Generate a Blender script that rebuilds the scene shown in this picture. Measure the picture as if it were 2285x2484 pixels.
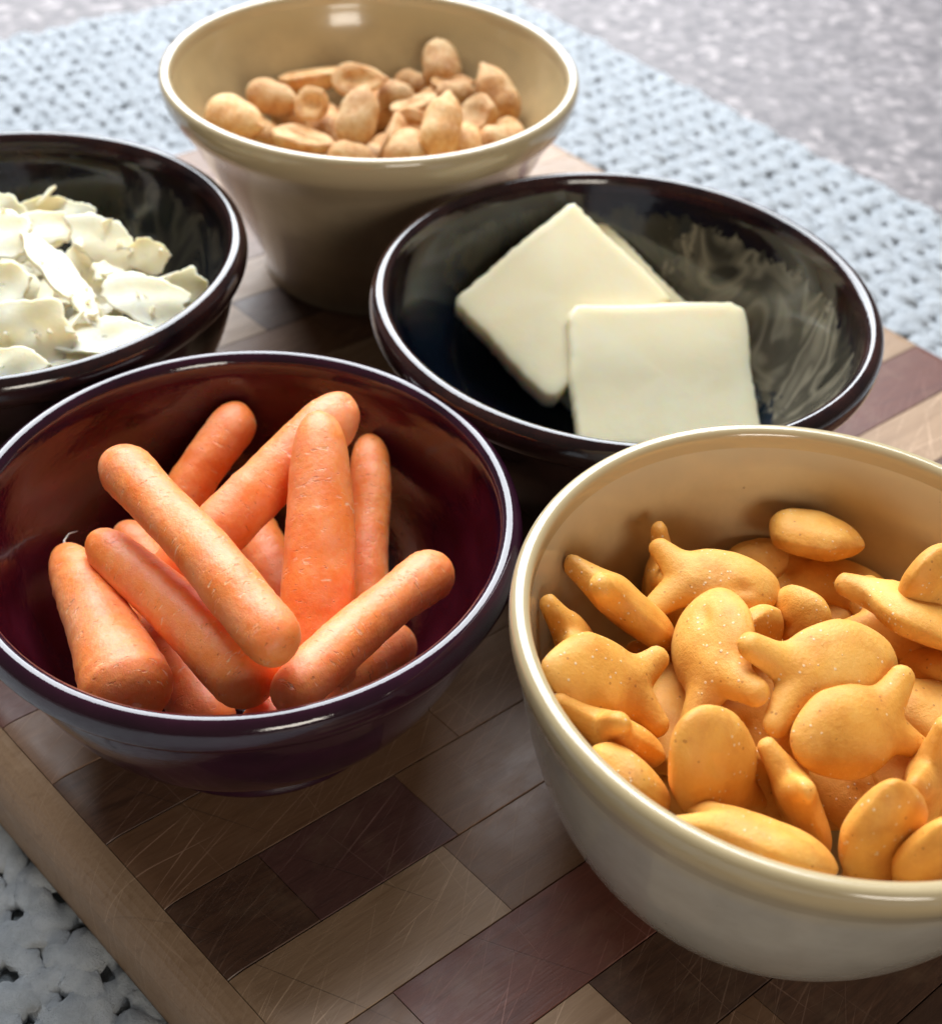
import bpy, bmesh, math, random
import numpy as np
from mathutils import Matrix, Vector, Euler

for o in list(bpy.data.objects):
    bpy.data.objects.remove(o)
SC = bpy.context.scene
COL = SC.collection
CM = 0.01                      # everything below is laid out in centimetres

# ------------------------------------------------------------------ camera
CAM_H, PITCH, ROLL = 16.80, 0.7357, 0.0598
cam_d = bpy.data.cameras.new('camera')
cam = bpy.data.objects.new('camera', cam_d)
COL.objects.link(cam)
fwd = Vector((0, math.cos(PITCH), -math.sin(PITCH)))
rgt = Vector((1, 0, 0)); upv = rgt.cross(fwd)
r2 = math.cos(ROLL) * rgt + math.sin(ROLL) * upv
u2 = -math.sin(ROLL) * rgt + math.cos(ROLL) * upv
M = Matrix(((r2.x, u2.x, -fwd.x, 0), (r2.y, u2.y, -fwd.y, 0), (r2.z, u2.z, -fwd.z, CAM_H * CM), (0, 0, 0, 1)))
cam.matrix_world = M
cam_d.sensor_fit = 'HORIZONTAL'
cam_d.sensor_width = 36.0
cam_d.lens = 36.0 * 3060.0 / 2285.0
cam_d.clip_start = 0.01
cam_d.clip_end = 20.0
cam_d.dof.use_dof = True
cam_d.dof.focus_distance = 0.178
cam_d.dof.aperture_fstop = 26.0
SC.camera = cam

# ------------------------------------------------------------------ room light
world = bpy.data.worlds.new('World'); SC.world = world
world.use_nodes = True
bg = world.node_tree.nodes['Background']
bg.inputs[0].default_value = (1.0, 0.93, 0.84, 1)
bg.inputs[1].default_value = 0.09

def area_light(name, loc, target, sx, sy, watts, color):
    l = bpy.data.lights.new(name, 'AREA'); l.shape = 'RECTANGLE'
    l.size, l.size_y, l.energy, l.color = sx, sy, watts, color
    o = bpy.data.objects.new(name, l); COL.objects.link(o)
    o.location = loc
    o.rotation_euler = (Vector(target) - Vector(loc)).to_track_quat('-Z', 'Y').to_euler()
    return o
area_light('window_light', (-0.14, 0.84, 0.66), (0.0, 0.20, 0.0), 0.9, 0.92, 27.0, (0.89, 0.945, 1.0))
area_light('far_window_light', (0.55, -1.20, 0.50), (0.0, 0.15, 0.03), 0.5, 0.45, 8.0, (1.0, 0.92, 0.80))

vs = SC.view_settings
vs.view_transform = 'Standard'; vs.look = 'None'; vs.exposure = 0.12; vs.gamma = 1.0
vs.use_curve_mapping = False
SC.cycles.use_denoising = True
SC.cycles.max_bounces = 6
SC.cycles.use_adaptive_sampling = True
SC.cycles.adaptive_threshold = 0.025

# ------------------------------------------------------------------ helpers
def obj(name, verts, faces, mat=None, parent=None, smooth=True):
    me = bpy.data.meshes.new(name)
    v = np.asarray(verts, float) * CM
    me.from_pydata(v.tolist(), [], faces if isinstance(faces, list) else faces.tolist())
    me.update()
    if mat: me.materials.append(mat)
    if smooth: me.polygons.foreach_set('use_smooth', [True] * len(me.polygons))
    o = bpy.data.objects.new(name, me); COL.objects.link(o)
    if parent: o.parent = parent
    return o
def mesh_obj(name, me, parent=None):
    o = bpy.data.objects.new(name, me); COL.objects.link(o)
    if parent: o.parent = parent
    return o
def empty(name, loc=(0, 0, 0), rz=0.0):
    o = bpy.data.objects.new(name, None); COL.objects.link(o)
    o.empty_display_size = 0.01
    o.location = Vector(loc) * CM; o.rotation_euler = (0, 0, rz)
    return o
def tag(o, label, cat, group=None, kind=None):
    o['label'] = label; o['category'] = cat
    if group: o['group'] = group
    if kind: o['kind'] = kind
    return o

class NT:
    """small node builder"""
    def __init__(s, name):
        s.m = bpy.data.materials.new(name); s.m.use_nodes = True
        s.t = s.m.node_tree; s.b = s.t.nodes['Principled BSDF']
    def n(s, typ, ins=None, **kw):
        x = s.t.nodes.new(typ)
        for k, v in kw.items(): setattr(x, k, v)
        for k, v in (ins or {}).items():
            if isinstance(v, bpy.types.NodeSocket): s.t.links.new(v, x.inputs[k])
            else: x.inputs[k].default_value = v
        return x
    def set(s, **kw):
        for k, v in kw.items():
            k = k.replace('_', ' ')
            if isinstance(v, bpy.types.NodeSocket): s.t.links.new(v, s.b.inputs[k])
            else: s.b.inputs[k].default_value = v
    def coord(s, world=False, scale=(1, 1, 1), rot=(0, 0, 0), loc=(0, 0, 0)):
        if world: c = s.n('ShaderNodeNewGeometry').outputs['Position']
        else: c = s.n('ShaderNodeTexCoord').outputs['Object']
        a = s.n('ShaderNodeVectorMath', {0: c, 3: 100.0}, operation='SCALE').outputs[0]   # metres -> cm
        return s.n('ShaderNodeMapping', {'Vector': a, 'Scale': scale, 'Rotation': rot, 'Location': loc}).outputs[0]
    def noise(s, vec, scale, detail=4, rough=.55, dist=0.0):
        return s.n('ShaderNodeTexNoise', {'Vector': vec, 'Scale': scale, 'Detail': detail, 'Roughness': rough, 'Distortion': dist}).outputs[0]
    def ramp(s, fac, stops, interp='LINEAR'):
        r = s.n('ShaderNodeValToRGB', {'Fac': fac}); cr = r.color_ramp; cr.interpolation = interp
        while len(cr.elements) < len(stops): cr.elements.new(0.5)
        for e, (p, c) in zip(cr.elements, stops):
            e.position = p
            e.color = (c, c, c, 1) if isinstance(c, (int, float)) else (*c, 1)
        return r.outputs[0]
    def mix(s, fac, a, b, blend='MIX'):
        x = s.n('ShaderNodeMix', data_type='RGBA', blend_type=blend)
        for i, v in ((0, fac), (6, a), (7, b)):
            if isinstance(v, bpy.types.NodeSocket): s.t.links.new(v, x.inputs[i])
            else: x.inputs[i].default_value = (*v, 1) if isinstance(v, tuple) and len(v) == 3 else v
        return x.outputs[2]
    def math(s, op, a, b=0.0, c=0.0):
        return s.n('ShaderNodeMath', {0: a, 1: b, 2: c}, operation=op).outputs[0]
    def bump(s, h, strength, dist, normal=None):
        d = {'Height': h, 'Strength': strength, 'Distance': dist * CM}
        if normal is not None: d['Normal'] = normal
        return s.n('ShaderNodeBump', d).outputs[0]
    def rnd(s): return s.n('ShaderNodeObjectInfo').outputs['Random']

# ------------------------------------------------------------------ materials
def mat_wood(name, base, dark, grain=1.0, rough=.47, cut=.62):
    k = NT(name)
    rnd = k.rnd()
    off = k.n('ShaderNodeCombineXYZ', {0: k.math('MULTIPLY', rnd, 37.0), 1: k.math('MULTIPLY', rnd, 91.0), 2: k.math('MULTIPLY', rnd, 13.0)}).outputs[0]
    c = k.coord()
    c = k.n('ShaderNodeVectorMath', {0: c, 1: off}).outputs[0]
    lo = k.n('ShaderNodeMapping', {'Vector': c, 'Scale': (.22, 2.2, 2.2)}).outputs[0]
    fine = k.n('ShaderNodeMapping', {'Vector': c, 'Scale': (1.2, 22, 22)}).outputs[0]
    g1 = k.noise(lo, 1.6, 5, .6, .8)
    g2 = k.noise(fine, 1.0, 4, .6)
    g = k.math('ADD', k.math('MULTIPLY', g1, .65), k.math('MULTIPLY', g2, .35))
    col = k.mix(k.ramp(g, [(.36, 0.0), (.64, 1.0)]), dark, base)
    col = k.mix(.35 * grain, col, k.ramp(g1, [(.3, dark), (.5, base), (.56, dark), (.7, base)]))
    hv = k.n('ShaderNodeHueSaturation', {'Color': col, 'Value': k.math('MULTIPLY_ADD', rnd, .34, .83)}).outputs[0]
    # knife scratches, continuous over the whole board
    scr = None; dk = None
    wp = k.coord(True)
    warp_n = k.n('ShaderNodeVectorMath', {0: k.n('ShaderNodeTexNoise', {'Vector': wp, 'Scale': .25, 'Detail': 1.0}).outputs['Color'], 1: (.5, .5, .5)}, operation='SUBTRACT').outputs[0]
    wp = k.n('ShaderNodeVectorMath', {0: k.n('ShaderNodeVectorMath', {0: warp_n, 3: .12}, operation='SCALE').outputs[0], 1: wp}).outputs[0]
    for i, (ang, fr, th, ln, keep) in enumerate([(-1.05, 1.6, .006, 2.4, .50), (-1.2, 2.6, .0042, 1.5, .45), (-.9, 2.1, .005, 1.8, .52), (-1.42, 1.9, .005, 2.0, .58),
                                                (-.6, 1.5, .005, 2.6, .62), (.35, 1.1, .005, 3.0, .70), (.8, 1.3, .0045, 1.6, .62), (-1.15, 4.6, .004, 1.0, .35)]):
        r_ = k.n('ShaderNodeMapping', {'Vector': wp, 'Rotation': (0, 0, ang), 'Location': (3.1 * i, 7.7 * i, 0)}).outputs[0]
        sp = k.n('ShaderNodeSeparateXYZ', {0: r_}).outputs
        y_ = k.math('MULTIPLY', sp[1], fr); iy = k.math('FLOOR', y_)
        ry = k.n('ShaderNodeTexWhiteNoise', {'W': iy}, noise_dimensions='1D').outputs['Value']
        x_ = k.math('ADD', k.math('DIVIDE', sp[0], ln), k.math('MULTIPLY', ry, 17.0)); ix = k.math('FLOOR', x_)
        fx = k.math('FRACT', x_)
        rc = k.n('ShaderNodeTexWhiteNoise', {'Vector': k.n('ShaderNodeCombineXYZ', {0: ix, 1: iy, 2: float(i)}).outputs[0]}, noise_dimensions='3D')
        rs = k.n('ShaderNodeSeparateColor', {0: rc.outputs['Color']}).outputs
        off_ = k.math('ADD', k.math('MULTIPLY_ADD', rs[0], .6, .2), k.math('MULTIPLY', k.math('SUBTRACT', fx, .5), k.math('MULTIPLY_ADD', rs[1], .7, -.35)))
        dst = k.math('DIVIDE', k.math('ABSOLUTE', k.math('SUBTRACT', k.math('FRACT', y_), off_)), fr)
        env = k.math('MULTIPLY', k.math('MULTIPLY', fx, k.math('SUBTRACT', 1.0, fx)), 4.0)
        wdt = k.math('MULTIPLY', k.math('MULTIPLY', env, k.math('MULTIPLY_ADD', rs[1], 1.4, .4)), th * 1.5)
        on = k.math('GREATER_THAN', rs[2], keep)
        m = k.math('MULTIPLY', k.math('MULTIPLY', k.math('LESS_THAN', dst, wdt), on), k.math('MULTIPLY_ADD', rs[0], .7, .3))
        if i == 5: dk = m
        else: scr = m if scr is None else k.math('MAXIMUM', scr, m)
    wear = k.ramp(k.noise(k.coord(True), .35, 3, .5), [(.42, .1), (.62, 1.0)])
    s = k.math('MULTIPLY', scr, wear)
    col = k.mix(k.math('MULTIPLY', s, cut), hv, k.mix(1.0, k.n('ShaderNodeHueSaturation', {'Color': hv, 'Value': 2.9, 'Saturation': .8}).outputs[0], (.035, .026, .018), 'ADD'))
    col = k.mix(k.math('MULTIPLY', dk, cut), col, (.03, .018, .012))
    haze = k.ramp(k.noise(k.coord(True, scale=(1, 1, .1)), .9, 6, .7), [(.5, 0.0), (.75, .30)])
    col = k.mix(haze, col, (.28, .19, .12))
    rg = k.math('MULTIPLY_ADD', k.noise(k.coord(True), 2.2, 5, .65), .30, rough - .15)
    h = k.math('SUBTRACT', k.math('MULTIPLY', g2, .4), k.math('MULTIPLY', k.math('ADD', k.math('MULTIPLY', s, .8), dk), cut / .62))
    k.set(Base_Color=col, Roughness=rg, Normal=k.bump(h, .55, .02), Specular_IOR_Level=.5)
    return k.m
WOOD = {
    'maple':  mat_wood('maple_wood', (.39, .25, .15), (.26, .155, .086)),
    'rail':   mat_wood('maple_rail_wood', (.39, .25, .15), (.26, .155, .086), cut=.22),
    'tan':    mat_wood('tan_wood', (.23, .118, .062), (.15, .072, .036)),
    'walnut': mat_wood('walnut_wood', (.125, .058, .033), (.055, .025, .015), 1.6),
    'red':    mat_wood('red_wood', (.17, .056, .036), (.10, .032, .022)),
    'purple': mat_wood('dark_purple_wood', (.105, .044, .036), (.062, .025, .021)),
}

def mat_glaze(name, out_col, in_col, rim_col, R, H, rough=.12, pattern=None):
    k = NT(name)
    c = k.coord()
    sep = k.n('ShaderNodeSeparateXYZ', {0: c}).outputs
    rad = k.math('SQRT', k.math('ADD', k.math('POWER', sep[0], 2.0), k.math('POWER', sep[1], 2.0)))
    n1 = k.noise(c, 1.1, 5, .6); n2 = k.noise(c, 7.0, 5, .6)
    col = k.mix(k.ramp(n1, [(.3, 0.0), (.7, 1.0)]), tuple(x * .88 for x in out_col), tuple(min(1, x * 1.08) for x in out_col))
    if pattern == 'cream':
        # warmer where the glaze thins, small dark specks
        top = k.ramp(k.math('DIVIDE', sep[2], H), [(.80, 0.0), (.95, 1.0)])
        col = k.mix(top, col, rim_col)
        vor = k.n('ShaderNodeTexVoronoi', {'Vector': c, 'Scale': 2.6}).outputs['Distance']
        sp = k.math('MULTIPLY', k.math('LESS_THAN', vor, .055), k.math('GREATER_THAN', k.noise(c, 1.9, 1), .60))
        col = k.mix(k.math('MULTIPLY', sp, .5), col, (.12, .085, .05))
    k.set(Base_Color=col, Roughness=rough, Coat_Weight=.5, Coat_Roughness=.05, Specular_IOR_Level=.5,
          Normal=k.bump(k.math('ADD', n1, k.math('MULTIPLY', n2, .12)), .12, .06))
    return k.m

def mat_dark_glaze(name, blotch=1.0, phase=0.0):
    """near black glaze over brown, with drips of grey-olive cream inside"""
    k = NT(name)
    c = k.coord(loc=(phase, phase * .7, 0))
    c0 = k.coord()
    sep = k.n('ShaderNodeSeparateXYZ', {0: c0}).outputs
    n1 = k.noise(c, .8, 5, .6)
    brown = k.ramp(n1, [(.30, (.006, .0045, .006)), (.55, (.017, .009, .007)), (.75, (.045, .018, .008))])
    blue = k.ramp(k.noise(c, .55, 4, .6), [(.35, (.003, .005, .012)), (.6, (.008, .016, .03)), (.75, (.014, .022, .022))])
    deep = k.ramp(k.math('DIVIDE', sep[2], 4.15), [(.70, 0.0), (.90, 1.0)])
    col = k.mix(deep, blue, brown)
    # flowing cream marks: stretched down the wall, strongly distorted, in one sector of the inside
    st = k.n('ShaderNodeMapping', {'Vector': c, 'Scale': (1, 1, .45)}).outputs[0]
    f = k.noise(st, .55, 2.5, .5, 1.2)
    drip = k.ramp(f, [(.40, 0.0), (.46, .85), (.50, .2), (.545, .3), (.58, 1.0), (.64, .35), (.72, .75)])
    dirv = k.n('ShaderNodeVectorMath', {0: k.n('ShaderNodeVectorMath', {0: k.n('ShaderNodeVectorMath', {0: c0, 1: (1, 1, 0)}, operation='MULTIPLY').outputs[0]}, operation='NORMALIZE').outputs[0], 1: (.91, .41, 0)}, operation='DOT_PRODUCT').outputs['Value']
    edge = k.math('MULTIPLY', k.math('SUBTRACT', k.noise(c, 2.2, 6, .65), .5), .55)
    sect = k.ramp(k.math('ADD', dirv, edge), [(.70, 0.0), (.735, 1.0)])
    zz = k.math('ADD', k.math('DIVIDE', sep[2], 4.15), k.math('MULTIPLY', k.math('SUBTRACT', k.noise(c, 3.0, 6, .65), .5), .35))
    hmask = k.ramp(zz, [(.30, 0.0), (.33, 1.0), (.80, 1.0), (.83, 0.0)])
    inside = k.math('LESS_THAN', k.math('SQRT', k.math('ADD', k.math('POWER', sep[0], 2.0), k.math('POWER', sep[1], 2.0))), 4.42)
    veil_s = k.ramp(k.math('ADD', k.n('ShaderNodeVectorMath', {0: k.n('ShaderNodeVectorMath', {0: c0}, operation='NORMALIZE').outputs[0], 1: (.05, 1.0, 0)}, operation='DOT_PRODUCT').outputs['Value'], edge), [(.45, 0.0), (.52, 1.0)])
    vcol = k.ramp(k.noise(st, .9, 5, .6, 1.0), [(.35, (.012, .014, .013)), (.52, (.042, .038, .025)), (.66, (.026, .028, .026)), (.75, (.06, .04, .018))])
    hm2 = k.ramp(zz, [(.34, 0.0), (.42, 1.0), (.81, 1.0), (.84, 0.0)])
    col = k.mix(k.math('MULTIPLY', k.math('MULTIPLY', veil_s, hm2), k.math('MULTIPLY', inside, blotch)), col, vcol)
    m = k.math('MULTIPLY', k.math('MULTIPLY', sect, hmask), k.math('MULTIPLY', inside, blotch))
    cream = k.mix(drip, (.038, .034, .025), (.235, .205, .145))
    col = k.mix(m, col, cream)
    k.set(Base_Color=col, Roughness=.09, Coat_Weight=.15, Coat_Roughness=.03, Specular_IOR_Level=.5,
          Normal=k.bump(k.math('ADD', n1, k.math('MULTIPLY', k.noise(c0, 6.0, 3), .08)), .10, .06))
    return k.m
def mat_dark_outer(name, c0, c1):
    k = NT(name)
    c = k.coord(scale=(1, 1, 2.2))
    n1 = k.noise(c, .9, 5, .6)
    col = k.ramp(n1, [(.35, c0), (.68, c1)])
    k.set(Base_Color=col, Roughness=.10, Coat_Weight=.4, Coat_Roughness=.03,
          Normal=k.bump(k.noise(c, 5.0, 4, .6), .10, .05))
    return k.m

def mat_carrot():
    k = NT('carrot_skin')
    c = k.coord()
    rnd = k.rnd()
    off = k.n('ShaderNodeCombineXYZ', {0: k.math('MULTIPLY', rnd, 53.0), 1: k.math('MULTIPLY', rnd, 17.0), 2: k.math('MULTIPLY', rnd, 71.0)}).outputs[0]
    c = k.n('ShaderNodeVectorMath', {0: c, 1: off}).outputs[0]
    n1 = k.noise(c, 1.8, 7, .7)
    col = k.ramp(n1, [(.3, (.87, .175, .022)), (.52, (.93, .26, .055)), (.72, (.95, .34, .11))])
    # fine cross marks, local axis of the carrot is X
    cr = k.n('ShaderNodeMapping', {'Vector': c, 'Scale': (9.0, 2.4, 2.4)}).outputs[0]
    nc = k.noise(cr, 1.5, 3, .6, .3)
    mark = k.ramp(nc, [(.61, 0.0), (.65, 1.0)])
    pal = k.math('MULTIPLY', mark, k.ramp(k.noise(c, 2.3, 3), [(.47, 0.0), (.60, 1.0)]))
    col = k.mix(k.math('MULTIPLY', pal, .6), col, (.93, .62, .40))
    dk = k.ramp(k.noise(k.n('ShaderNodeMapping', {'Vector': c, 'Scale': (7, 2.0, 2.0), 'Location': (4, 8, 1)}).outputs[0], 2.6, 3, .6), [(.655, 0.0), (.70, 1.0)])
    col = k.mix(k.math('MULTIPLY', dk, .55), col, (.38, .09, .02))
    film = k.ramp(k.noise(c, 1.1, 6, .7), [(.43, 0.0), (.69, .40)])
    col = k.mix(film, col, (.96, .48, .30))
    fine = k.noise(c, 16.0, 4, .65)
    h = k.math('ADD', k.math('MULTIPLY', fine, .30), k.math('SUBTRACT', k.math('MULTIPLY', k.noise(c, 3.0, 4, .55), 1.0), k.math('MULTIPLY', k.math('ADD', pal, dk), .9)))
    k.set(Base_Color=col, Roughness=k.math('MULTIPLY_ADD', fine, .25, .36), Subsurface_Weight=.5, Subsurface_Radius=(1.0, .28, .06), Subsurface_Scale=.003,
          Normal=k.bump(h, .5, .05), Specular_IOR_Level=.55)
    return k.m

def mat_cracker():
    k = NT('cracker_crust')
    c = k.coord()
    rnd = k.rnd()
    off = k.n('ShaderNodeCombineXYZ', {0: k.math('MULTIPLY', rnd, 31.0), 1: k.math('MULTIPLY', rnd, 57.0), 2: k.math('MULTIPLY', rnd, 19.0)}).outputs[0]
    c = k.n('ShaderNodeVectorMath', {0: c, 1: off}).outputs[0]
    n1 = k.noise(c, 1.3, 5, .6); n2 = k.noise(c, 14.0, 4, .6)
    col = k.ramp(n1, [(.28, (.74, .30, .04)), (.5, (.84, .40, .07)), (.72, (.88, .48, .12))])
    col = k.mix(k.math('MULTIPLY', k.ramp(k.noise(c, 1.6, 5, .65), [(.48, 0.0), (.66, 1.0)]), .5), col, (.62, .22, .035))
    spk = k.math('MULTIPLY', k.math('LESS_THAN', k.n('ShaderNodeTexVoronoi', {'Vector': c, 'Scale': 6.0}).outputs['Distance'], .12), k.math('GREATER_THAN', k.noise(c, 2.4, 1), .52))
    col = k.mix(k.math('MULTIPLY', spk, .6), col, (.40, .13, .025))
    vor = k.n('ShaderNodeTexVoronoi', {'Vector': c, 'Scale': 9.0}).outputs['Distance']
    salt = k.math('MULTIPLY', k.ramp(vor, [(.13, 1.0), (.19, 0.0)]), k.math('GREATER_THAN', k.noise(c, 1.5, 2), .50))
    col = k.mix(k.math('MULTIPLY', salt, .75), col, (.92, .72, .45))
    h = k.math('ADD', k.math('MULTIPLY', k.noise(c, 20.0, 5, .75), .55), k.math('ADD', k.math('ADD', k.math('MULTIPLY', n1, 1.2), k.math('MULTIPLY', k.noise(c, 5.0, 4, .6), .7)), k.math('MULTIPLY', salt, 1.2)))
    k.set(Base_Color=col, Roughness=.55, Subsurface_Weight=.12, Subsurface_Radius=(1.0, .45, .12), Subsurface_Scale=.0015,
          Normal=k.bump(h, .45, .035), Specular_IOR_Level=.4)
    return k.m

def mat_peanut():
    k = NT('dry_roasted_peanut')
    c = k.coord()
    rnd = k.rnd()
    off = k.n('ShaderNodeCombineXYZ', {0: k.math('MULTIPLY', rnd, 23.0), 1: k.math('MULTIPLY', rnd, 47.0), 2: k.math('MULTIPLY', rnd, 67.0)}).outputs[0]
    c = k.n('ShaderNodeVectorMath', {0: c, 1: off}).outputs[0]
    n1 = k.noise(c, 2.2, 5, .65)
    col = k.ramp(n1, [(.28, (.52, .20, .05)), (.46, (.74, .37, .12)), (.62, (.86, .56, .26))])
    dust = k.ramp(k.noise(c, 9.0, 5, .7), [(.48, 0.0), (.68, .6)])
    col = k.mix(dust, col, (.86, .60, .34))
    col = k.mix(k.math('MULTIPLY', k.ramp(k.noise(c, 18.0, 2), [(.66, 0.0), (.72, 1.0)]), .6), col, (.36, .13, .04))
    col = k.n('ShaderNodeHueSaturation', {'Color': col, 'Value': k.math('MULTIPLY_ADD', rnd, .42, .76)}).outputs[0]
    k.set(Base_Color=col, Roughness=.6, Subsurface_Weight=.12, Subsurface_Radius=(1.0, .5, .2), Subsurface_Scale=.0015,
          Normal=k.bump(k.math('ADD', n1, k.math('MULTIPLY', k.noise(c, 9.0, 5, .75), 1.1)), .9, .08))
    return k.m

def mat_dairy(name, a, b, rough=.35, sss=.0045, grain=.25):
    k = NT(name)
    c = k.coord()
    n1 = k.noise(c, .9, 4, .6)
    col = k.mix(k.ramp(n1, [(.3, 0.0), (.7, 1.0)]), a, b)
    h = k.math('ADD', k.noise(c, 1.5, 3), k.math('MULTIPLY', k.noise(c, 9.0, 4, .6), grain))
    k.set(Base_Color=col, Roughness=k.math('MULTIPLY_ADD', k.noise(c, 2.0, 4), .25, rough - .12), Subsurface_Weight=.5, Subsurface_Radius=(1.0, .62, .30), Subsurface_Scale=sss,
          Normal=k.bump(h, .25, .05), Specular_IOR_Level=.45)
    return k.m

def mat_yarn(name, a, b):
    k = NT(name)
    c = k.coord(True)
    n = k.noise(c, 3.0, 5, .65); f = k.noise(c, 28.0, 4, .75)
    col = k.mix(k.ramp(n, [(.3, 0.0), (.65, 1.0)]), a, b)
    k.set(Base_Color=col, Roughness=.95, Normal=k.bump(k.math('ADD', k.math('MULTIPLY', f, 1.0), k.math('MULTIPLY', n, 1.6)), 1.0, .10), Sheen_Weight=.25, Specular_IOR_Level=.15)
    return k.m

def mat_counter():
    k = NT('speckled_laminate')
    c = k.coord(True)
    n = k.noise(c, 1.4, 8, .75)
    col = k.ramp(n, [(.30, (.105, .095, .10)), (.45, (.17, .152, .153)), (.56, (.22, .195, .196)), (.72, (.275, .255, .26))])
    v = k.n('ShaderNodeTexVoronoi', {'Vector': c, 'Scale': 2.6, 'Randomness': 1.0}).outputs['Color']
    vf = k.n('ShaderNodeSeparateColor', {0: v}).outputs[0]
    col = k.mix(k.math('MULTIPLY', k.math('GREATER_THAN', vf, .80), .6), col, (.10, .09, .095))
    col = k.mix(k.math('MULTIPLY', k.math('LESS_THAN', vf, .10), .4), col, (.52, .46, .45))
    k.set(Base_Color=col, Roughness=.55, Specular_IOR_Level=.35)
    return k.m

MAT_CARROT, MAT_FISH, MAT_NUT = mat_carrot(), mat_cracker(), mat_peanut()
MAT_BUTTER = mat_dairy('butter', (.98, .81, .53), (.985, .86, .61), .34)
MAT_CHEESE = mat_dairy('hard_cheese', (.96, .81, .53), (.97, .89, .71), .55, .0025, .6)
MAT_YARN = mat_yarn('white_cotton_yarn', (.47, .51, .55), (.69, .725, .76))
MAT_YARN_DARK = mat_yarn('grey_cotton_backing', (.17, .20, .22), (.26, .29, .31))
MAT_COUNTER = mat_counter()

# ------------------------------------------------------------------ setting: countertop
BOARD_T, CLOTH_T = 1.8, .42
ZC = -BOARD_T - CLOTH_T
vs_ = [(-70, -40, ZC), (70, -40, ZC), (70, 95, ZC), (-70, 95, ZC), (-70, -40, ZC - 3), (70, -40, ZC - 3), (70, 95, ZC - 3), (-70, 95, ZC - 3)]
ct = obj('countertop', vs_, [(0, 1, 2, 3), (7, 6, 5, 4), (0, 4, 5, 1), (1, 5, 6, 2), (2, 6, 7, 3), (3, 7, 4, 0)], MAT_COUNTER, smooth=False)
ct['kind'] = 'structure'; ct['label'] = 'speckled grey and pink laminate countertop'

ANG = 0.6898                   # direction of the board's strips
rng = random.Random(5)

# ------------------------------------------------------------------ woven cloth
cloth = empty('woven_cloth', (0, 0, ZC), ANG)
tag(cloth, 'white and grey open weave cloth lying under the wooden cutting board', 'cloth')
CU0, CU1, CV0, CV1 = -16.0, 33.2, -9.0, 45.7
PU, PV = .63, .84              # spacing of the yarns
obj('backing', [(CU0, CV0, .10), (CU1, CV0, .10), (CU1, CV1, .10), (CU0, CV1, .10)], [(0, 1, 2, 3)], MAT_YARN_DARK, cloth, False)
def yarn_mesh(name, length, period, phase, wid, thick, amp, seed):
    g = np.random.default_rng(seed)
    step = period / 8.0
    n = int(length / step) + 1
    x = np.linspace(0, length, n)
    ph = math.pi * x / period + phase
    nz = np.interp(x, np.linspace(0, length, int(length / .9)), g.normal(0, 1, int(length / .9)))
    nw = np.interp(x, np.linspace(0, length, int(length / .35)), g.normal(0, 1, int(length / .35)))
    zc = .21 + amp * np.sin(ph) + .012 * nw
    yc = .05 * nz + .02 * nw
    w = wid * (1 + .10 * np.sin(ph) + .13 * nw); t = thick * (1 + .14 * nw)
    S = 12
    a = np.arange(S) * 2 * math.pi / S
    V = np.zeros((n, S, 3))
    V[:, :, 0] = x[:, None] + .02 * g.normal(0, 1, (n, S))
    tw = 1 + .16 * np.cos(2 * a[None, :] - 2 * math.pi * x[:, None] / .46)
    V[:, :, 1] = yc[:, None] + w[:, None] * tw * np.cos(a) + .012 * g.normal(0, 1, (n, S))
    V[:, :, 2] = zc[:, None] + t[:, None] * tw * np.sin(a) + .010 * g.normal(0, 1, (n, S))
    i = np.arange((n - 1) * S); r, s = i // S, i % S
    F = np.stack([r * S + s, (r + 1) * S + s, (r + 1) * S + (s + 1) % S, r * S + (s + 1) % S], 1)[:, ::-1]
    me = bpy.data.meshes.new(name)
    me.from_pydata((V.reshape(-1, 3) * CM).tolist(), [], F.tolist()); me.update()
    me.materials.append(MAT_YARN)
    me.polygons.foreach_set('use_smooth', [True] * len(me.polygons))
    return me
LU, LV = CU1 - CU0, CV1 - CV0
weft = [yarn_mesh('weft_yarn', LU, PU, (k % 2) * math.pi, .34, .15, .05, 10 + k) for k in range(6)]
warp = [yarn_mesh('warp_yarn', LV, PV, (k % 2) * math.pi + math.pi, .255, .14, .05, 40 + k) for k in range(6)]
nv = int(LV / PV)
for i in range(nv + 1):
    y = mesh_obj('weft_yarn', weft[(i % 2) + 2 * rng.randrange(3)], cloth)
    y.location = Vector((CU0, CV0 + i * PV, 0)) * CM
nu = int(LU / PU)
for i in range(nu + 1):
    y = mesh_obj('warp_yarn', warp[(i % 2) + 2 * rng.randrange(3)], cloth)
    y.location = Vector((CU0 + i * PU, CV0, 0)) * CM; y.rotation_euler = (0, 0, math.pi / 2)

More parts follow.
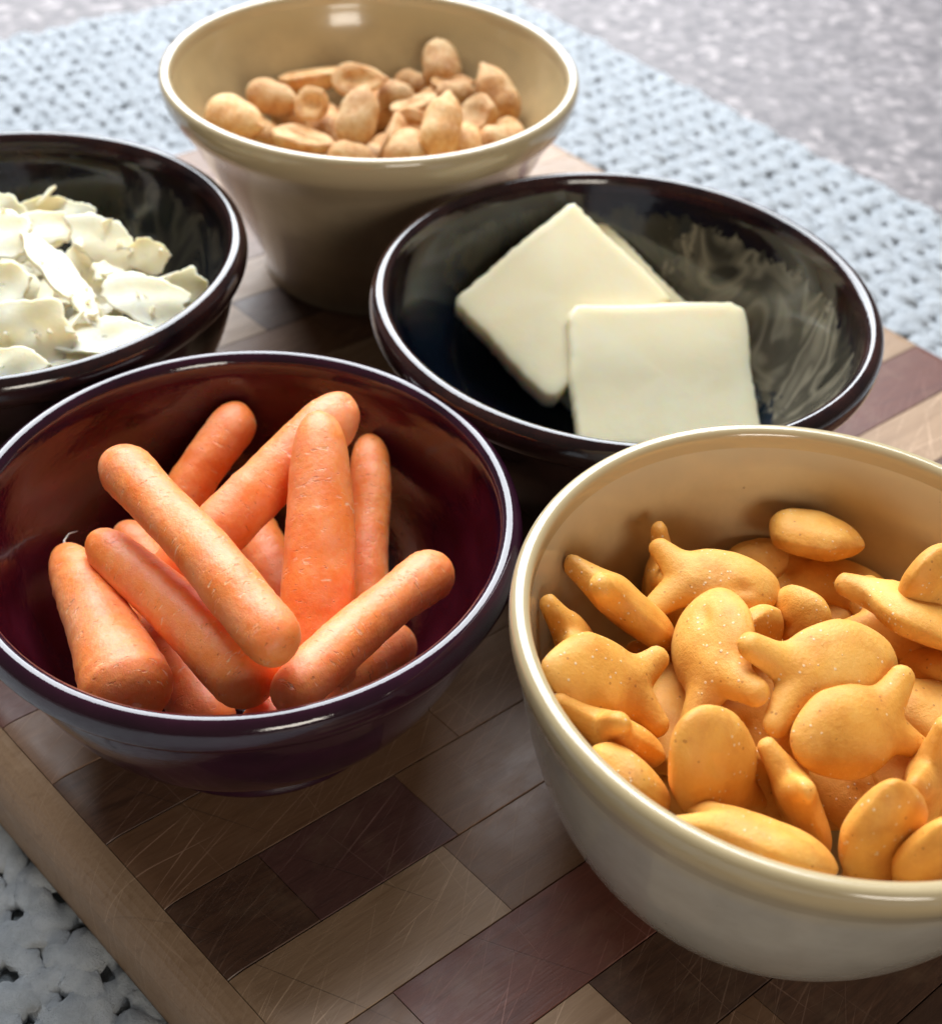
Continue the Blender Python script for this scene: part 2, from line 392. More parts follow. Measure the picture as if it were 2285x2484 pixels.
# ------------------------------------------------------------------ cutting board
board = empty('cutting_board', (0, 0, -BOARD_T), ANG)
tag(board, 'scratched wooden cutting board of light and dark blocks under the five bowls', 'cutting board')
UL, UR, RL, RR = 1.90, 24.55, .9, .5
def skew(u, v): return u - (.14 - .0041 * (u - 2)) * (v - 13.0)
def ztop(u):
    if u < UL + RL: return BOARD_T - RL + math.sqrt(max(0, RL ** 2 - (UL + RL - u) ** 2))
    if u > UR - RR: return BOARD_T - RR + math.sqrt(max(0, RR ** 2 - (u - UR + RR) ** 2))
    return BOARD_T
def block(name, u0, u1, v0, v1, wood, zoff=0.0, edge=None):
    g = .006
    us = [u0 + g, u1 - g]
    if u0 < UL + RL - .01: us = [u0 + g + (min(u1, UL + RL) - u0 - 2 * g) * (1 - math.cos(math.pi / 2 * t / 8)) for t in range(9)] + ([u1 - g] if u1 > UL + RL + .02 else [])
    if u1 > UR - RR + .01: us = [u0 + g] + [UR - RR + RR * math.sin(math.pi / 2 * t / 8) for t in range(9)]
    prof = [(u, ztop(u) + zoff) for u in us]
    lowz = 0.0
    if edge == 'L': prof = [(UL - .02, .0), (UL - .02, .25), (UL - .01, .5), (UL, .75)] + prof
    c = .012
    rows = [(v0 + g, -c), (v0 + g + c, 0), (v1 - g - c, 0), (v1 - g, -c)]
    V, F = [], []
    n = len(prof)
    uc, vc = (u0 + u1) / 2, (v0 + v1) / 2
    ou, ov = skew(uc, vc), vc
    for v, dz in rows:
        for u, z in prof: V.append((skew(u, v) - ou, v - ov, z + dz))
    for v in (v0 + g, v1 - g):
        for u, z in prof: V.append((skew(u, v) - ou, v - ov, min(z - .02, .05)))
    for r in range(3):
        for i in range(n - 1): F.append((r * n + i, r * n + i + 1, (r + 1) * n + i + 1, (r + 1) * n + i))
    b0, b1 = 4 * n, 5 * n
    for i in range(n - 1):
        F.append((b0 + i, b0 + i + 1, i + 1, i)); F.append((3 * n + i, 3 * n + i + 1, b1 + i + 1, b1 + i))
        F.append((b0 + i + 1, b0 + i, b1 + i, b1 + i + 1))
    F.append((b0, 0, n, 2 * n, 3 * n, b1)[::1]); F.append((b1 + n - 1, 4 * n - 1, 3 * n - 1, 2 * n - 1, n - 1, b0 + n - 1))
    o = obj(name, V, F, WOOD[wood], board, False)
    o.location = Vector((ou, ov, 0)) * CM
    return o
FIX = {  # strip start v -> [(end u, wood) ...]
    13.0: [(6.0, 'tan'), (10.5, 'red'), (14.5, 'tan'), (19.0, 'tan'), (UR, 'maple')],
    11.5: [(6.4, 'walnut'), (9.5, 'tan'), (13.0, 'tan'), (18.6, 'red'), (UR, 'red')],
    10.0: [(8.2, 'tan'), (11.0, 'tan'), (15.2, 'walnut'), (19.2, 'red'), (UR, 'maple')],
    8.5: [(4.55, 'walnut'), (7.05, 'purple'), (10.8, 'tan'), (15.0, 'red'), (20.0, 'maple'), (UR, 'walnut')],
    7.0: [(6.92, 'maple'), (10.4, 'tan'), (14.2, 'walnut'), (18.0, 'tan'), (UR, 'red')],
    5.5: [(4.95, 'tan'), (9.4, 'red'), (13.0, 'walnut'), (18.0, 'maple'), (UR, 'tan')],
    4.0: [(4.6, 'walnut'), (7.25, 'maple'), (10.9, 'walnut'), (14.0, 'purple'), (19.0, 'tan'), (UR, 'red')],
    2.5: [(5.5, 'red'), (9.0, 'tan'), (12.0, 'walnut'), (16.0, 'maple'), (UR, 'purple')],
}
block('rail', UL, 2.5, -3.5, 31.2, 'rail', 0, 'L')
v = -3.5; strips = []
while v < 31.0:
    strips.append(round(v, 2)); v += 1.5
for v0 in strips:
    v1 = min(v0 + 1.5, 31.2)
    sh = v0 + .75 - 13.0
    if v0 in FIX: cuts = [(ue + (0 if ue == UR else (.14 - .0041 * (ue - 2)) * sh), w) for ue, w in FIX[v0]]
    else:
        u = 2.5; cuts = []
        while u < UR - 3.0:
            u += rng.uniform(2.6, 4.8); cuts.append((min(u, UR - 2.0), rng.choice(['tan', 'tan', 'maple', 'tan', 'red', 'walnut', 'maple'])))
        cuts[-1] = (cuts[-1][0], cuts[-1][1]); cuts.append((UR, rng.choice(['maple', 'tan', 'red'])))
    u = 2.5
    for ue, w in cuts:
        block('block', u, ue, v0, v1, w, rng.uniform(-.006, .006)); u = ue

# ------------------------------------------------------------------ bowls
def spline(pts, n):
    P = np.array(pts, float)
    d = np.r_[0, np.cumsum(np.hypot(*np.diff(P, axis=0).T))]
    # Catmull-Rom through the points
    out = []
    for i in range(len(P) - 1):
        p0, p1, p2, p3 = P[max(i - 1, 0)], P[i], P[i + 1], P[min(i + 2, len(P) - 1)]
        for t in np.linspace(0, 1, n, endpoint=False):
            out.append(.5 * ((2 * p1) + (-p0 + p2) * t + (2 * p0 - 5 * p1 + 4 * p2 - p3) * t ** 2 + (-p0 + 3 * p1 - 3 * p2 + p3) * t ** 3))
    out.append(P[-1])
    return np.array(out)
def lathe(name, prof, mat, parent, S=144, wob=0.0, seed=0):
    g = np.random.default_rng(seed); n = len(prof)
    a = np.arange(S) * 2 * math.pi / S
    w = 1 + wob * (np.sin(2 * a + g.uniform(0, 6)) + .6 * np.sin(3 * a + g.uniform(0, 6)))
    V = np.zeros((n, S, 3))
    r = np.maximum(prof[:, 0], 1e-4)[:, None] * w
    V[:, :, 0] = r * np.cos(a); V[:, :, 1] = r * np.sin(a)
    V[:, :, 2] = prof[:, 1][:, None] * (1 + wob * .6 * np.sin(a + g.uniform(0, 6)))
    i = np.arange((n - 1) * S); q, s = i // S, i % S
    F = np.stack([q * S + s, q * S + (s + 1) % S, (q + 1) * S + (s + 1) % S, (q + 1) * S + s], 1)
    return obj(name, V.reshape(-1, 3), F, mat, parent)
def bowl(name, label, xy, parts, mats, wob, seed):
    e = empty(name, (xy[0], xy[1], 0))
    tag(e, label, 'bowl')
    for (pn, pts, n), m in zip(parts, mats):
        lathe(pn, spline(pts, n), m, e, wob=wob, seed=seed)
    return e
def dark_parts(R, h, rf):
    foot = [(rf - .45, .16), (rf - .30, .12), (rf - .22, 0.0), (rf - .02, 0.0), (rf + .05, .07), (rf + .02, .2), (rf - .06, .33), (rf - .02, .42)]
    body = [(rf - .02, .42), (rf + .30, .58), (.735 * R, .98), (.84 * R, 1.5), (.915 * R, 2.15), (.962 * R, 2.8), (.985 * R, h - .62)]
    rim = [(.985 * R, h - .62), (R + .10, h - .58), (R + .19, h - .46), (R + .215, h - .30), (R + .175, h - .12), (R + .085, h - .024), (R, h), (R - .075, h - .03), (R - .145, h - .12), (R - .19, h - .32)]
    inn = [(R - .19, h - .32), (R - .27, h - .75), (.87 * R, 2.4), (.78 * R, 1.6), (.63 * R, .97), (.43 * R, .63), (.2 * R, .52), (0, .5)]
    return [('foot_ring', foot, 5), ('outer_body', body, 6), ('rim', rim, 5), ('inner_wall', inn, 7)]
def cream_parts(R, h, prof_out, prof_in, rf):
    foot = [(rf - .5, .14), (rf - .34, .10), (rf - .25, 0.0), (rf - .05, 0.0), (rf + .01, .05), (rf, .16)]
    rim = [prof_out[-1], (R + .07, h - .56), (R + .12, h - .40), (R + .145, h - .24), (R + .13, h - .09), (R + .075, h - .018), (R, h), (R - .075, h - .02), (R - .13, h - .10), prof_in[0]]
    return [('foot_ring', foot, 5), ('outer_body', [(rf, .16)] + prof_out, 7), ('rim', rim, 5), ('inner_wall', prof_in, 7)]

BOWLS = dict(A=(-2.8698, 27.9254, 5.0167, 4.5996), B=(2.6598, 20.4272, 4.1532, 4.6), C=(-3.4364, 13.9786, 3.9799, 4.0294),
             D=(-9.3611, 20.8835, 4.1532, 4.5368), E=(4.7521, 11.5968, 4.8243, 4.0275))
creamA = mat_glaze('cream_glaze', (.35, .275, .175), None, (.52, .415, .25), 4.6, 5.0, .16, 'cream')
creamA_in = mat_glaze('cream_glaze_inside', (.50, .37, .19), None, (.55, .44, .25), 4.6, 5.0, .22, 'cream')
creamE = mat_glaze('pale_cream_glaze', (.43, .395, .33), None, (.52, .41, .235), 4.03, 4.8, .18, 'cream')
creamE_in = mat_glaze('pale_cream_glaze_inside', (.58, .43, .23), None, (.55, .47, .32), 4.03, 4.8, .2, 'cream')
darkB = mat_dark_glaze('dark_drip_glaze', 1.0, 0.0)
darkD = mat_dark_glaze('dark_blue_glaze', .35, 5.0)
dark_out = mat_dark_outer('dark_brown_glaze', (.010, .005, .007), (.045, .016, .013))
purple_out = mat_dark_outer('purple_glaze', (.018, .004, .011), (.034, .007, .018))
purple_in = mat_dark_outer('maroon_glaze', (.038, .003, .006), (.062, .006, .013))

x, y, h, R = BOWLS['A']
outA = [(2.72, .42), (2.98, 1.1), (3.40, 2.0), (3.85, 2.95), (4.25, 3.8), (R + .01, h - .68)]
inA = [(R - .16, h - .3), (R - .36, h - .9), (3.55, 2.9), (2.9, 1.7), (2.3, .9), (1.6, .62), (.8, .56), (0, .55)]
bowl('peanut_bowl', 'deep cream glazed bowl of peanuts at the back', (x, y), cream_parts(R, h, outA, inA, 2.68), [creamA, creamA, creamA, creamA_in], .0025, 1)
x, y, h, R = BOWLS['E']
outE = [(2.62, .34), (3.02, .85), (3.42, 1.6), (3.72, 2.5), (3.92, 3.4), (R + .02, h - .72)]
inE = [(R - .15, h - .3), (R - .27, h - .9), (3.45, 2.5), (3.0, 1.5), (2.3, .85), (1.5, .57), (.7, .51), (0, .5)]
bowl('cracker_bowl', 'pale cream glazed bowl of orange fish crackers in the front right corner', (x, y), cream_parts(R, h, outE, inE, 2.45), [creamE, creamE, creamE, creamE_in], .0025, 2)
for k, nm, lab, mats in (('B', 'butter_bowl', 'dark brown glazed bowl with cream drips holding pale butter pats', [dark_out, dark_out, dark_out, darkB]),
                         ('C', 'carrot_bowl', 'shiny purple and maroon bowl of baby carrots', [purple_out, purple_out, purple_out, purple_in]),
                         ('D', 'cheese_bowl', 'black and blue glazed bowl of cheese shavings cut by the left edge', [dark_out, dark_out, dark_out, darkD])):
    x, y, h, R = BOWLS[k]
    bowl(nm, lab, (x, y), dark_parts(R, h, 2.42), mats, .002, ord(k))

# ------------------------------------------------------------------ signed distance meshes (crackers, nuts)
def surface_net(f, org, hh):
    s = f < 0
    nx, ny, nz = [d - 1 for d in f.shape]
    pos = np.zeros((nx, ny, nz, 3)); cnt = np.zeros((nx, ny, nz))
    cor = [(a, b, c) for a in (0, 1) for b in (0, 1) for c in (0, 1)]
    def sub(arr, o): return arr[o[0]:o[0] + nx, o[1]:o[1] + ny, o[2]:o[2] + nz]
    for p in cor:
        for ax in range(3):
            if p[ax]: continue
            q = list(p); q[ax] = 1
            f0, f1 = sub(f, p), sub(f, q)
            m = (f0 < 0) != (f1 < 0)
            t = np.where(m, f0 / np.where(m, f0 - f1, 1), 0)
            for d in range(3): pos[..., d] += np.where(m, p[d] + (t if d == ax else 0), 0)
            cnt += m
    act = cnt > 0
    idx = -np.ones(act.shape, int); idx[act] = np.arange(act.sum())
    I = np.stack(np.nonzero(act), 1)
    V = (I + pos[act] / cnt[act][:, None]) * hh + org
    F = []
    for ax in range(3):
        b, c = (ax + 1) % 3, (ax + 2) % 3
        sl0 = [slice(None)] * 3; sl1 = [slice(None)] * 3
        sl0[ax] = slice(0, -1); sl1[ax] = slice(1, None)
        s0, s1 = s[tuple(sl0)], s[tuple(sl1)]
        P = np.stack(np.nonzero(s0 != s1), 1)
        ok = (P[:, b] > 0) & (P[:, c] > 0) & (P[:, b] < f.shape[b] - 1) & (P[:, c] < f.shape[c] - 1)
        P = P[ok]
        inside0 = s0[tuple(P.T)]
        eb = np.zeros(3, int); eb[b] = 1; ec = np.zeros(3, int); ec[c] = 1
        q = [idx[tuple((P - eb - ec).T)], idx[tuple((P - ec).T)], idx[tuple(P.T)], idx[tuple((P - eb).T)]]
        Q = np.stack(q, 1)
        Q[~inside0] = Q[~inside0][:, ::-1]
        F.append(Q)
    return V, np.concatenate(F)
def grid(lo, hi, hh):
    ax = [np.arange(l, u + hh, hh) for l, u in zip(lo, hi)]
    return np.meshgrid(*ax, indexing='ij')
def smin(a, b, k):
    hgt = np.clip(.5 + .5 * (b - a) / k, 0, 1)
    return b * (1 - hgt) + a * hgt - k * hgt * (1 - hgt)
def smax(a, b, k): return -smin(-a, -b, k)
def ell(X, Y, Z, c, r):
    x, y, z = (X - c[0]), (Y - c[1]), (Z - c[2])
    k0 = np.sqrt((x / r[0]) ** 2 + (y / r[1]) ** 2 + (z / r[2]) ** 2) + 1e-6
    k1 = np.sqrt((x / r[0] ** 2) ** 2 + (y / r[1] ** 2) ** 2 + (z / r[2] ** 2) ** 2) + 1e-6
    return k0 * (k0 - 1) / k1
def caps(X, Y, Z, a, b, ra, rb):
    a, b = np.array(a), np.array(b); d = b - a
    t = np.clip(((X - a[0]) * d[0] + (Y - a[1]) * d[1] + (Z - a[2]) * d[2]) / (d @ d), 0, 1)
    return np.sqrt((X - a[0] - t * d[0]) ** 2 + (Y - a[1] - t * d[1]) ** 2 + (Z - a[2] - t * d[2]) ** 2) - (ra + (rb - ra) * t)
def lumps(X, Y, Z, g, freq, n=6):
    s = 0
    for _ in range(n):
        d = g.normal(0, 1, 3); d = d / np.linalg.norm(d) * freq * g.uniform(.6, 1.5)
        s = s + np.sin(X * d[0] + Y * d[1] + Z * d[2] + g.uniform(0, 6.3))
    return s / n
def to_mesh(name, V, F, mat):
    me = bpy.data.meshes.new(name)
    me.from_pydata((V * CM).tolist(), [], F.tolist()); me.update()
    me.materials.append(mat)
    me.polygons.foreach_set('use_smooth', [True] * len(me.polygons))
    return me
def fish_mesh(seed, broken=False):
    g = np.random.default_rng(seed)
    X, Y, Z = grid((-1.35, -.95, -.6), (1.3, .95, .6), .042)
    b = g.uniform(.55, .61); t = g.uniform(.28, .33); sp = g.uniform(.44, .52)
    Zb = Z - .07 * g.uniform(-1, 1) * X ** 2 - .05 * g.normal() * Y
    # pillow body: widest behind the nose, thick fleshy tail
    wide = 1 - (.62 if seed in (107, 103) else .28) * np.clip((X - .3) / .75, 0, 1) ** 1.3
    r3 = (.80, b, t)
    q = [np.abs((X - .20) / r3[0]), np.abs(Y / wide / r3[1]), np.abs(Zb / np.sqrt(wide) / r3[2])]
    k0 = (q[0] ** 2.3 + q[1] ** 2.3 + q[2] ** 2.3) ** (1 / 2.3) + 1e-6
    body = (k0 - 1) * np.where(k0 > 1e-3, np.sqrt((X - .2) ** 2 + Y ** 2 + Zb ** 2) / k0, .3) * .8
    fl, fr = g.uniform(.88, 1.08, 2)
    t1 = caps(X, Y, Zb * 1.15, (-.34, .04, 0), (-.84 * fl, sp, .06 * g.normal()), .30, .165)
    t2 = caps(X, Y, Zb * 1.15, (-.34, -.04, 0), (-.84 * fr, -sp, .06 * g.normal()), .30, .165)
    f = smin(body, smin(t1, t2, .05), .14)
    f = f - .022 * np.exp(-((Zb - .02) / .055) ** 2)
    f = f + .032 * lumps(X, Y, Z, g, 4.5) + .016 * lumps(X, Y, Z, g, 10.0)
    f = f + .05 * np.exp(-(((X - .25) / .5) ** 2 + (Y / .34) ** 2)) * (Z < 0)
    if seed % 2 == 0:          # a baked dimple
        dx, dy = g.uniform(.1, .5), g.uniform(-.25, .25)
        f = smax(f, -ell(X, Y, Z, (dx, dy, t + .10), (.22, .10, .16)), .10)
    if broken:
        f = smax(f, (-X - (.45 if seed == 141 else .05) + .10 * lumps(X, Y, Z, g, 5.0)), .30 if seed == 141 else .08)
    V, F = surface_net(f, np.array([X[0, 0, 0], Y[0, 0, 0], Z[0, 0, 0]]), .042)
    return to_mesh('fish_cracker', V, F, MAT_FISH)
def nut_mesh(kind, seed):
    g = np.random.default_rng(seed)
    hh = .04
    X, Y, Z = grid((-.95, -.62, -.62), (.95, .62, .62), hh)
    a, b, c = .68 * g.uniform(.92, 1.05), .44 * g.uniform(.92, 1.08), .42 * g.uniform(.92, 1.06)
    wide = 1 - .22 * np.clip(X / .7, -1, 1) * g.uniform(.2, 1) - .10 * np.exp(-(X / .22) ** 2)
    f = ell(X, Y / wide, Z / wide, (0, 0, 0), (a, b * 1.08, c * 1.08))
    f = smin(f, caps(X, Y, Z, (a * .7, 0, 0), (a * 1.08, .03, .02), .16, .06), .12)
    f = f + .034 * lumps(X, Y, Z, g, 5.5) + .022 * lumps(X, Y, Z, g, 13.0)
    if kind != 'whole':
        f = smax(f, Z - .02 + .02 * lumps(X, Y, Z, g, 6), .05)
    if kind == 'half':
        f = smax(f, -ell(X, Y, Z, (0, 0, .03), (a * .7, b * .16, .10)), .04)
    if kind in ('hollow', 'broken'):
        f = smax(f, -ell(X, Y, Z, (0, 0, .08), (a * .66, b * .55, c * .45)), .08)
    if kind == 'broken':
        f = smax(f, X * .9 + Z * .5 - .22 + .10 * lumps(X, Y, Z, g, 8), .04)
    V, F = surface_net(f, np.array([X[0, 0, 0], Y[0, 0, 0], Z[0, 0, 0]]), hh)
    return to_mesh('peanut', V, F, MAT_NUT)

FISH_ME = [fish_mesh(100 + k) for k in range(8)] + [fish_mesh(140, True), fish_mesh(141, True)]
NUT_ME = {k: [nut_mesh(k, 200 + 10 * j + i) for i in range(n)] for j, (k, n) in enumerate((('whole', 6), ('half', 3), ('hollow', 3), ('broken', 2)))}

INNER = {}
def keep_inside(o, key):
    """slide a thing towards the axis of its bowl until it no longer cuts the wall"""
    x, y, h, R = BOWLS[key]
    prof = INNER[key]
    n = len(o.data.vertices); co = np.empty(n * 3); o.data.vertices.foreach_get('co', co)
    mw = np.array(Matrix.LocRotScale(o.location, o.rotation_euler, o.scale))
    P = (co.reshape(-1, 3) @ mw[:3, :3].T + mw[:3, 3]) / CM
    for _ in range(4):
        d = P[:, :2] - (x, y); r = np.hypot(d[:, 0], d[:, 1])
        ri = np.interp(P[:, 2], prof[:, 1], prof[:, 0]) - .02
        pen = np.where(P[:, 2] < h, r - ri, -1); k = int(pen.argmax())
        if pen[k] <= 0: break
        sh = -d[k] / r[k] * min(pen[k], .5)
        P[:, :2] += sh; o.location.x += sh[0] * CM; o.location.y += sh[1] * CM
for kk, pts in (('A', inA), ('E', inE)):
    q_ = spline(pts, 6)[::-1]; INNER[kk] = np.r_[q_, [[BOWLS[kk][3], BOWLS[kk][2]]]]
for kk in 'BCD':
    q_ = spline(dark_parts(BOWLS[kk][3], BOWLS[kk][2], 2.42)[3][1], 6)[::-1]; INNER[kk] = np.r_[q_, [[BOWLS[kk][3], BOWLS[kk][2]]]]

# ------------------------------------------------------------------ baby carrots
def carrot(label, p0, p1, r0, r1, seed, blunt=(0.95, 0.8), bend=.05, hair=False):
    g = np.random.default_rng(seed)
    p0, p1 = np.array(p0), np.array(p1)
    L0 = np.linalg.norm(p1 - p0)
    N, S = 64, 40
    xs0, xs1 = -r0 * .95, L0 + r1 * .8
    t = .5 - .5 * np.cos(np.linspace(0, 1, N) * math.pi)
    x = xs0 + (xs1 - xs0) * t
    L = xs1 - xs0
    base = r0 + (r1 - r0) * np.clip(x / L0, 0, 1) ** .65
    base = base * (1 + .045 * np.sin(np.linspace(0, 5, N) + g.uniform(0, 6)) + .025 * np.sin(np.linspace(0, 13, N) + g.uniform(0, 6)))
    base = base * (1 + .012 * np.interp(x, np.linspace(xs0, xs1, 34), g.normal(0, 1, 34)))
    e0, e1 = r0 * blunt[0] * 1.15, r1 * blunt[1] * 1.05
    d0 = np.clip((x - xs0) / e0, 0, 1); d1 = np.clip((xs1 - x) / e1, 0, 1)
    rad = base * (1 - (1 - d0) ** 2.3) ** (1 / 2.3) * (1 - (1 - d1) ** 2.5) ** (1 / 2.5)
    a = np.arange(S) * 2 * math.pi / S
    V = np.zeros((N, S, 3))
    lum = np.zeros((N, S))
    for _ in range(7):
        m = int(g.integers(1, 5)); lum += np.sin(m * a[None, :] + x[:, None] * g.uniform(-2.5, 2.5) + g.uniform(0, 6)) / m
    rr = rad[:, None] * (1 + .030 * lum)
    rr *= 1 + .006 * g.normal(0, 1, (N, S))
    V[:, :, 0] = x[:, None] - L0 / 2 + (.06 * r0 * np.cos(a + 1.0) * (1 - d0[:, None]))
    bz = bend * (1 - ((x - L0 / 2) / (L0 / 2)) ** 2)
    by = g.normal(0, .5) * bend * (1 - ((x - L0 / 2) / (L0 / 2)) ** 2)
    V[:, :, 1] = rr * np.cos(a) + by[:, None]
    V[:, :, 2] = rr * np.sin(a) * .97 + bz[:, None]
    i = np.arange((N - 1) * S); q, s = i // S, i % S
    F = np.stack([q * S + s, (q + 1) * S + s, (q + 1) * S + (s + 1) % S, q * S + (s + 1) % S], 1)[:, ::-1].tolist()
    F.append(list(range(S))); F.append(list(range((N - 1) * S, N * S))[::-1])
    o = obj('baby_carrot', V.reshape(-1, 3), F, MAT_CARROT)
    d = Vector(p1 - p0).normalized()
    o.rotation_euler = d.to_track_quat('X', 'Z').to_euler()
    o.location = Vector((p0 + p1) / 2) * CM
    keep_inside(o, 'C')
    tag(o, label, 'carrot', 'baby carrots in the purple bowl')
    if hair:
        pts = [(-L0 / 2 - r0 * .85, 0, 0), (-L0 / 2 - r0 * 1.35, .05, .08), (-L0 / 2 - r0 * 1.9, .16, .06), (-L0 / 2 - r0 * 2.3, .32, -.02)]
        cu = []
        for j, p in enumerate(pts):
            w = .028 * (1 - j / 3.4)
            cu += [(p[0], p[1] - w, p[2]), (p[0], p[1], p[2] + w), (p[0], p[1] + w, p[2]), (p[0], p[1], p[2] - w)]
        fs = [(4 * j + k, 4 * j + (k + 1) % 4, 4 * j + 4 + (k + 1) % 4, 4 * j + 4 + k) for j in range(3) for k in range(4)]
        obj('root_hair', cu, fs, MAT_CHEESE, o)
    return o
CARROTS = [
    ('top baby carrot slanting from the upper left to the centre over the rest', (-5.31, 14.54, 4.10), (-2.55, 11.19, 4.20), .42, .43),
    ('leftmost baby carrot, narrow tip up and blunt cut end by the front rim', (-6.36, 14.15, 2.47), (-4.69, 11.35, 2.86), .30, .64),
    ('baby carrot slanting just below the top one, right of the leftmost blunt carrot', (-5.58, 13.84, 3.08), (-3.0, 11.39, 3.18), .36, .50),
    ('rightmost baby carrot slanting from the right wall down to the front rim', (-.60, 13.81, 2.91), (-2.26, 10.98, 3.38), .45, .36),
    ('thick baby carrot standing upright in the centre', (-2.45, 15.42, 4.26), (-2.12, 12.30, 2.30), .41, .60),
    ('thin shaded baby carrot upright along the right back wall', (-1.74, 17.06, 2.80), (-1.44, 13.90, 1.70), .30, .38),
    ('fat baby carrot slanting behind the upright centre carrot', (-2.36, 16.50, 3.80), (-4.65, 13.60, 2.62), .47, .45),
    ('baby carrot leaning at the back left behind the fat one', (-4.27, 17.33, 3.0), (-5.6, 14.9, 1.55), .42, .42),
    ('pale baby carrot glimpsed under the upper end of the top carrot', (-5.60, 15.05, 2.12), (-3.7, 13.0, 1.15), .36, .40),
    ('low baby carrot in the gap between the two front left carrots', (-5.1, 13.6, 1.75), (-3.75, 11.75, 1.60), .42, .45),
    ('deep orange baby carrot in the dark gap left of the centre carrot', (-4.0, 16.2, 1.75), (-2.7, 13.9, 1.40), .45, .45),
    ('low baby carrot between the front ends of the slanting carrots', (-2.75, 11.15, 2.25), (-1.10, 13.4, 1.75), .44, .42),
]
for i, (lab, p0, p1, ra, rb) in enumerate(CARROTS):
    carrot(lab, p0, p1, ra, rb, 60 + i, (1.3, .80) if i == 1 else ((1.35, 1.25) if i != 2 else (1.3, .95)), .06 if i else .09, hair=(i == 1))


# ------------------------------------------------------------------ fish crackers
FISH = [
    ('plump fish cracker on edge at the very back, highest on the wall', (5.168, 14.648, 3.559), (-0.322, 0.0, -0.152), 0.976, 9),
    ('fish cracker half hidden behind the left side of the highest one', (4.907, 15.597, 2.637), (-0.608, -0.0, -2.727), 0.976, 9),
    ('fish cracker at the back pointing right with one tail fin left', (3.59, 13.129, 3.788), (0.292, -0.0, -0.076), 0.976, 2),
    ('fish cracker on edge with its tail up against the back left wall', (2.328, 12.707, 3.584), (-0.778, 0.766, -0.116), 1.093, 3),
    ('shaded fish cracker with a raised tail knob at the back left', (3.035, 13.919, 2.838), (0.96, 1.403, 1.03), 1.008, 4),
    ('small fin tip of a fish cracker showing at the far left wall', (1.578, 12.067, 3.387), (0.491, 1.081, 0.862), 0.998, 6),
    ('large fish cracker lying flat at the left with nose to the rim', (1.921, 10.979, 3.98), (-0.379, -0.43, -2.945), 0.996, 7),
    ('fish cracker with its nose up in the left centre of the bowl', (3.471, 11.745, 3.838), (-0.749, -0.06, 1.604), 1.073, 0),
    ('large flat fish cracker in the centre with both tail fins left', (4.85, 11.254, 4.137), (0.513, 0.0, 0.355), 1.049, 1),
    ('broken fish cracker piece just behind the large centre one', (4.735, 12.777, 3.484), (1.455, -0.878, -0.892), 0.807, 8),
    ('shaded fish cracker lying under the highest one at the back', (5.738, 14.32, 2.808), (-0.064, -0.0, -0.204), 0.976, 2),
    ('fish cracker with its tail knob up at the right, body running off the picture', (6.33, 12.622, 3.927), (-0.527, -0.228, -1.097), 1.048, 3),
    ('fish cracker with a fin at the right edge beside the large centre one', (6.964, 12.322, 3.115), (-0.097, -0.826, -1.524), 1.009, 4),
    ('fish cracker right of centre front with tail fins to the right', (5.153, 10.439, 3.954), (-0.571, -0.038, -2.697), 1.0, 5),
    ('narrow shaded fish cracker, tail up, at the front centre', (4.425, 9.656, 3.33), (-0.497, 1.173, -0.181), 0.949, 6),
    ('teardrop shaped fish cracker standing nose up by the front rim', (5.198, 8.894, 3.763), (0.105, -1.376, 2.021), 1.0, 7),
    ('fish cracker lying on edge along the front left rim', (3.619, 8.667, 3.9), (-0.746, -0.0, -0.37), 0.976, 2),
    ('dimpled round fish cracker in the left front with its tail hidden', (3.319, 9.773, 3.687), (-0.448, -1.138, 2.734), 1.069, 4),
    ('fish cracker on edge at the left rim below the large flat one', (1.916, 10.318, 3.58), (-0.627, 0.92, 0.404), 0.901, 1),
    ('fish cracker tucked at the left rim, lower of the two on edge', (2.113, 9.501, 3.927), (-0.145, 0.977, 0.546), 0.906, 9),
    ('fish cracker in the lower right corner of the picture', (5.843, 8.682, 3.724), (-1.55, -1.314, -2.811), 1.001, 3),
    ('shaded fish cracker behind the standing teardrop one on the right', (6.225, 10.181, 3.2), (1.395, 1.234, 0.762), 0.999, 0),
    ('flat shaded fish cracker low in the centre front gap', (4.242, 10.293, 2.844), (0.75, 1.315, -0.362), 1.001, 5),
    ('pale fish cracker at the right edge above the one with tail fins right', (6.559, 11.27, 3.4), (0.105, -0.0, -0.267), 0.976, 7),
    ('fish cracker at the right edge against the back wall', (6.966, 13.242, 4.042), (-1.442, -0.842, -2.518), 1.012, 1),
    ('shaded fish cracker behind the nose of the large centre one', (6.463, 12.798, 2.814), (-0.402, 0.0, -1.676), 0.976, 2),
    ('fish cracker low in the gap right of the large left one', (3.06, 11.432, 2.897), (-0.267, 0.0, -1.755), 0.976, 3),
    ('small tail fin between the nose up cracker and the large centre one', (4.407, 11.7, 2.926), (0.489, -0.0, 0.871), 0.976, 4),
    ('fish cracker glimpsed left of the broken piece', (4.168, 12.496, 3.18), (-1.938, -1.182, -2.02), 1.006, 5),
    ('shaded fish cracker under the tail knob at the right', (6.554, 12.945, 3.237), (0.247, -0.0, -0.479), 0.976, 7),
]

